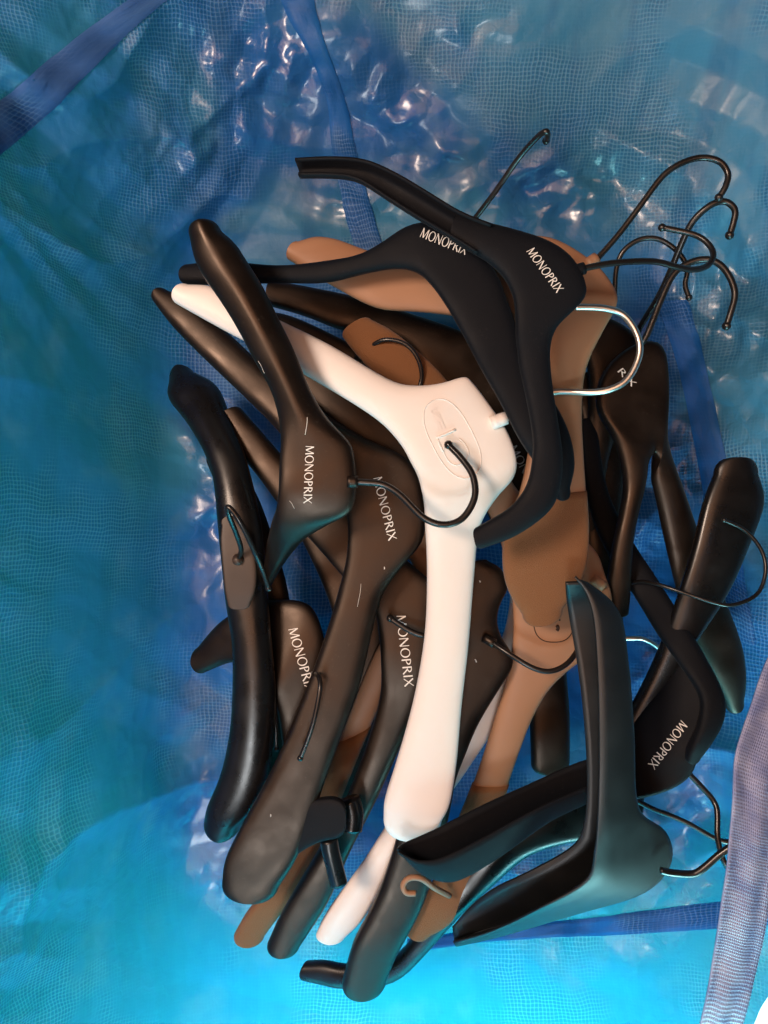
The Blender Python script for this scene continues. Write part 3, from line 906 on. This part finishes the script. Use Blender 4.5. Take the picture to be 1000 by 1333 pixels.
h = hanger("dark hanger with a narrow curved shoulder, neck under the chrome hook", M_BLACK)
st = z_of([(820, 800, 793, 796), (823, 770, 794, 762), (826, 712, 800, 720), (833, 672, 808, 680), (843, 632, 816, 636), (846, 605, 812, 598), (848, 596, 800, 562), (849, 590, 782, 528), (852, 586, 792, 482), (854, 584, 832, 450), (858, 588, 866, 452), (862, 598, 873, 500), (858, 612, 872, 560), (854, 625, 880, 600),
   (858, 645, 892, 635), (866, 685, 908, 683), (880, 745, 926, 735), (900, 815, 950, 792), (925, 868, 971, 850), (943, 903, 975, 893), (953, 928, 972, 915)],
   0.150, 0.156, 0.158, 0.156, 0.154, 0.152, 0.150, 0.145, 0.135, 0.125, 0.115)
solid(h['mb'], frames(st, (6, 8), sub=4), 0.014, 2.2, 4.6)
finish(h, hook=[(832, 450, 0.150), (842, 437, 0.155), (860, 392, 0.160), (877, 357, 0.164), (900, 341, 0.168), (925, 338, 0.172), (945, 352, 0.174), (957, 380, 0.174), (952, 405, 0.172), (946, 424, 0.170)], hook_r=0.0028,
       text=("RIX", (803, 483), (823, 504), (7, -5)))

h = hanger("hidden dark hanger under the tan one, its hook rising beside the tan hanger's hook", M_BLACK)
st = z_of([(782, 730, 762, 730), (785, 660, 762, 660), (795, 590, 765, 585), (815, 530, 770, 520), (832, 480, 770, 478), (830, 440, 760, 450), (800, 415, 740, 435), (760, 405, 720, 435), (700, 395, 680, 430), (640, 385, 630, 415)],
   0.085, 0.100, 0.110, 0.112, 0.110, 0.105, 0.1)
solid(h['mb'], frames(st, (6, 8)), 0.013, 2.2, 4.6)
finish(h, hook=[(826, 440, 0.112), (838, 418, 0.122), (858, 385, 0.140), (874, 350, 0.156), (887, 318, 0.168), (902, 288, 0.178), (925, 267, 0.186), (944, 262, 0.188), (957, 273, 0.188), (955, 290, 0.186), (950, 306, 0.184)], hook_r=0.0027)

# --- dark hangers in the middle of the heap
h = hanger("dark hanger deep in the heap, its shoulder running below the flocked ones at the top", M_BLACK)
st = z_of([(355, 364, 352, 395), (400, 372, 398, 408), (465, 386, 450, 428), (540, 409, 528, 444), (600, 432, 556, 490), (655, 468, 578, 530), (690, 520, 600, 580), (706, 580, 620, 630), (712, 630, 640, 670), (716, 690, 660, 712), (725, 760, 680, 765), (735, 850, 690, 850), (742, 930, 693, 930), (742, 995, 695, 998)],
   0.125, 0.122, 0.118, 0.115, 0.112, 0.110, 0.105, 0.100, 0.098)
solid(h['mb'], frames(st, (8, 15)), 0.014, 2.6, 5.5)
finish(h, hook=[(702, 540, 0.114), (740, 500, 0.12), (775, 440, 0.128), (798, 395, 0.136), (802, 352, 0.144), (812, 326, 0.15), (835, 311, 0.154), (860, 312, 0.156), (884, 329, 0.156), (895, 350, 0.154), (892, 370, 0.15), (897, 387, 0.148)], hook_r=0.0022,
       text=("MONOPRIX", (662, 583), (704, 660), (10, -5)))

h = hanger("dark hanger lying directly under the white hanger's short shoulder, hook looping over tan", M_BLACK)
st = z_of([(338, 402, 315, 432), (380, 412, 350, 468), (438, 440, 398, 513), (478, 462, 430, 545), (508, 500, 474, 574), (540, 560, 515, 600), (556, 640, 528, 640), (600, 700, 565, 700)], 0.146, 0.148, 0.150, 0.150, 0.146, 0.14)
solid(h['mb'], frames(st, (8, 8)), 0.013, 2.2, 4.6)
finish(h, hook=[(470, 464, 0.150), (478, 457, 0.160), (487, 448, 0.168), (502, 442, 0.173), (522, 445, 0.175), (537, 456, 0.175), (546, 472, 0.173), (549, 490, 0.170), (546, 505, 0.168)], hook_r=0.0018, collar=((466, 468, 0.148), (480, 459, 0.158), 0.0042))

h = hanger("added dark filler hanger deep behind the edge-on one, darkening the gaps beside it", M_BLACK)  # body added as dark fill for the bright gaps
st = z_of([(300, 590, 268, 600), (330, 640, 290, 655), (352, 700, 302, 715), (372, 770, 315, 780), (380, 850, 322, 850), (385, 930, 326, 925), (395, 1000, 330, 1000), (380, 1060, 325, 1055)], 0.10, 0.112, 0.118, 0.115, 0.108, 0.10)
solid(h['mb'], frames(st, (12, 14)), 0.014, 2.4, 4.6)
finish(h, hook=[(326, 850, 0.118), (345, 872, 0.14), (357, 900, 0.152), (359, 940, 0.152), (360, 975, 0.148)], hook_r=0.0018)
h = hanger("added dark filler hanger deep in the middle, darkening the gap between the two long lettered ones", M_BLACK)  # unseen hanger put in so the heap's middle goes dark
st = z_of([(420, 640, 372, 662), (452, 690, 400, 715), (478, 745, 425, 770), (500, 800, 440, 820), (500, 860, 446, 868), (488, 930, 440, 930), (470, 1000, 425, 1000), (448, 1060, 405, 1055)], 0.105, 0.112, 0.116, 0.114, 0.108, 0.10)
solid(h['mb'], frames(st, (12, 14)), 0.014, 2.4, 4.6)
finish(h)
h = hanger("dark hanger deep below the tan one's neck, glimpsed through the gap", M_BLACK)  # another unseen hanger, added to keep this gap dark
st = z_of([(800, 480, 752, 500), (815, 560, 765, 575), (812, 640, 762, 650), (806, 720, 765, 730), (812, 800, 770, 810), (815, 870, 778, 880)], 0.085, 0.09, 0.092, 0.09, 0.085)
solid(h['mb'], frames(st, (12, 14)), 0.013, 2.4, 4.6)
finish(h)

# --- tan hangers
h = hanger("tan hanger with a small round stamped mark, brown grip at its lower end", M_TAN)
st = z_of([(558, 1222, 530, 1208), (588, 1203, 545, 1183), (613, 1160, 568, 1150), (636, 1100, 590, 1095), (653, 1052, 608, 1052), (668, 1005, 626, 1005), (690, 945, 644, 948), (711, 905, 659, 900), (735, 878, 668, 865), (765, 852, 673, 830), (788, 815, 674, 800),
   (795, 780, 672, 770), (785, 748, 668, 745), (772, 715, 660, 715), (725, 675, 650, 688), (674, 640, 632, 655), (650, 590, 605, 612), (615, 540, 572, 567), (577, 492, 530, 525), (546, 461, 496, 490), (510, 431, 466, 458), (482, 416, 449, 437)],
   0.126, 0.132, 0.140, 0.148, 0.156, 0.160, 0.160, 0.160, 0.164, 0.168, 0.168)
fr = frames(st, (12, 9))
solid(h['mb'], fr, 0.013, 2.4, 4.2)
root = finish(h, hook=[(782, 758, 0.156), (790, 765, 0.156), (808, 763, 0.132), (832, 757, 0.150), (850, 759, 0.172), (870, 765, 0.182), (900, 775, 0.190), (925, 783, 0.194), (950, 788, 0.196), (975, 781, 0.196), (990, 768, 0.195), (997, 744, 0.193), (994, 722, 0.191), (982, 702, 0.189), (965, 687, 0.187), (943, 677, 0.186)], hook_r=0.0016,
    collar=((770, 752, 0.157), (786, 764, 0.157), 0.005))
pad(h, fr[:31], 0.013, n_arm=2.4, n_body=4.2)
m = MB(); tube(m, [(585, 1166, 0.140), (566, 1156, 0.160), (549, 1144, 0.172), (533, 1143, 0.174), (525, 1152, 0.174), (529, 1162, 0.173), (541, 1163, 0.172)], 0.0025)
build("notch", m, M_TAN, root)
pad(h, fr[-30:], 0.013, n_arm=2.4, n_body=4.2)
raised_line(rot_oval(721, 810, 26, 26, 0, 30, -10, 200), 0.00045, M_INK, "stamped_ring", h['bvh'], root)
raised_line([(721, 808), (723, 804), (727, 804), (729, 808)], 0.0007, M_INK, "stamped_mark", h['bvh'], root)
raised_line([(725, 814), (727, 818), (725, 821)], 0.0014, M_INK, "stamped_mark", h['bvh'], root)

h = hanger("large tan hanger behind the flocked black ones, wide grip on its hanging shoulder", M_TAN)
st = z_of([(387, 312, 374, 333), (410, 306, 402, 350), (440, 311, 438, 370), (485, 328, 490, 396), (540, 335, 540, 400), (600, 322, 600, 406), (660, 311, 640, 420), (715, 310, 665, 440), (764, 337, 690, 455), (790, 362, 705, 463), (804, 393, 712, 471), (786, 430, 716, 485), (764, 478, 714, 507), (758, 530, 700, 545), (759, 580, 692, 590),
   (762, 640, 680, 648), (764, 690, 664, 695), (762, 730, 661, 735), (752, 765, 667, 770), (732, 795, 685, 803)],
   0.196, 0.198, 0.200, 0.204, 0.208, 0.210, 0.208, 0.206, 0.202, 0.198, 0.192)
fr = frames(st, (5, 16))
solid(h['mb'], fr, 0.014, 2.4, 4.4)
finish(h, hook=[(770, 342, 0.204), (781, 333, 0.204), (808, 302, 0.208), (838, 262, 0.214), (868, 224, 0.220), (905, 206, 0.224), (935, 209, 0.226), (948, 226, 0.226), (944, 244, 0.225), (936, 257, 0.223)], hook_r=0.0024,
       collar=((764, 345, 0.204), (777, 336, 0.204), 0.0050))
pad(h, fr[-28:], 0.014, n_arm=2.4, n_body=4.4)

# --- flocked black hangers on top
h = hanger("matte black hanger with white lettering under the topmost one, hook sticking up behind", M_FLOCK)
st = z_of([(243, 342, 238, 366), (290, 338, 290, 366), (360, 344, 360, 364), (420, 338, 420, 364), (465, 330, 470, 353), (497, 314, 516, 346), (537, 290, 543, 350), (592, 294, 562, 364), (640, 345, 582, 390), (660, 390, 605, 430), (674, 430, 630, 478), (692, 480, 655, 522), (720, 520, 680, 570), (742, 563, 700, 600), (750, 605, 712, 625), (744, 636, 724, 642)],
   0.208, 0.216, 0.226, 0.234, 0.238, 0.240, 0.240, 0.238, 0.235, 0.230)
solid(h['mb'], frames(st, (8, 12)), 0.013, 2.6, 5)
finish(h, hook=[(612, 292, 0.238), (620, 282, 0.240), (646, 248, 0.256), (675, 206, 0.274), (700, 178, 0.290), (711, 171, 0.296), (713, 176, 0.292), (711, 183, 0.284)], hook_r=0.0020, text=("MONOPRIX", (546, 308), (606, 332), (5, -12)))

h = hanger("topmost matte black hanger with slanted white lettering, one shoulder a hollow tube", M_FLOCK)
tr = z_of([(384, 206, 388, 227), (430, 204, 430, 227), (476, 208, 465, 232), (520, 228, 505, 257), (560, 252, 545, 282), (600, 276, 588, 307), (640, 292, 622, 328)], 0.266, 0.270, 0.272, 0.270)
trough(h['mb'], tr, 0.013)
st = z_of([(600, 276, 588, 307), (625, 285, 605, 318), (665, 295, 634, 334), (712, 311, 656, 352), (742, 332, 668, 370), (759, 360, 675, 390), (762, 384, 677, 418), (748, 403, 677, 438), (725, 427, 678, 456), (717, 456, 680, 477), (720, 500, 687, 511), (727, 545, 696, 560), (733, 590, 697, 590), (731, 628, 690, 630), (717, 665, 668, 661), (672, 698, 640, 678), (628, 714, 622, 687)],
   0.268, 0.268, 0.266, 0.264, 0.262, 0.260, 0.258, 0.256, 0.252)
solid(h['mb'], frames(st, (4, 7)), 0.012, 2.6, 5)
finish(h, hook=[(752, 352, 0.260), (762, 349, 0.260), (800, 342, 0.258), (850, 340, 0.252), (880, 347, 0.246), (902, 351, 0.240), (921, 346, 0.234), (929, 332, 0.230), (922, 317, 0.226), (903, 305, 0.222), (862, 296, 0.218)], hook_r=0.0023,
       collar=((748, 353, 0.259), (761, 349, 0.259), 0.0044), text=("MONOPRIX", (685, 327), (725, 382), (10, -6)))
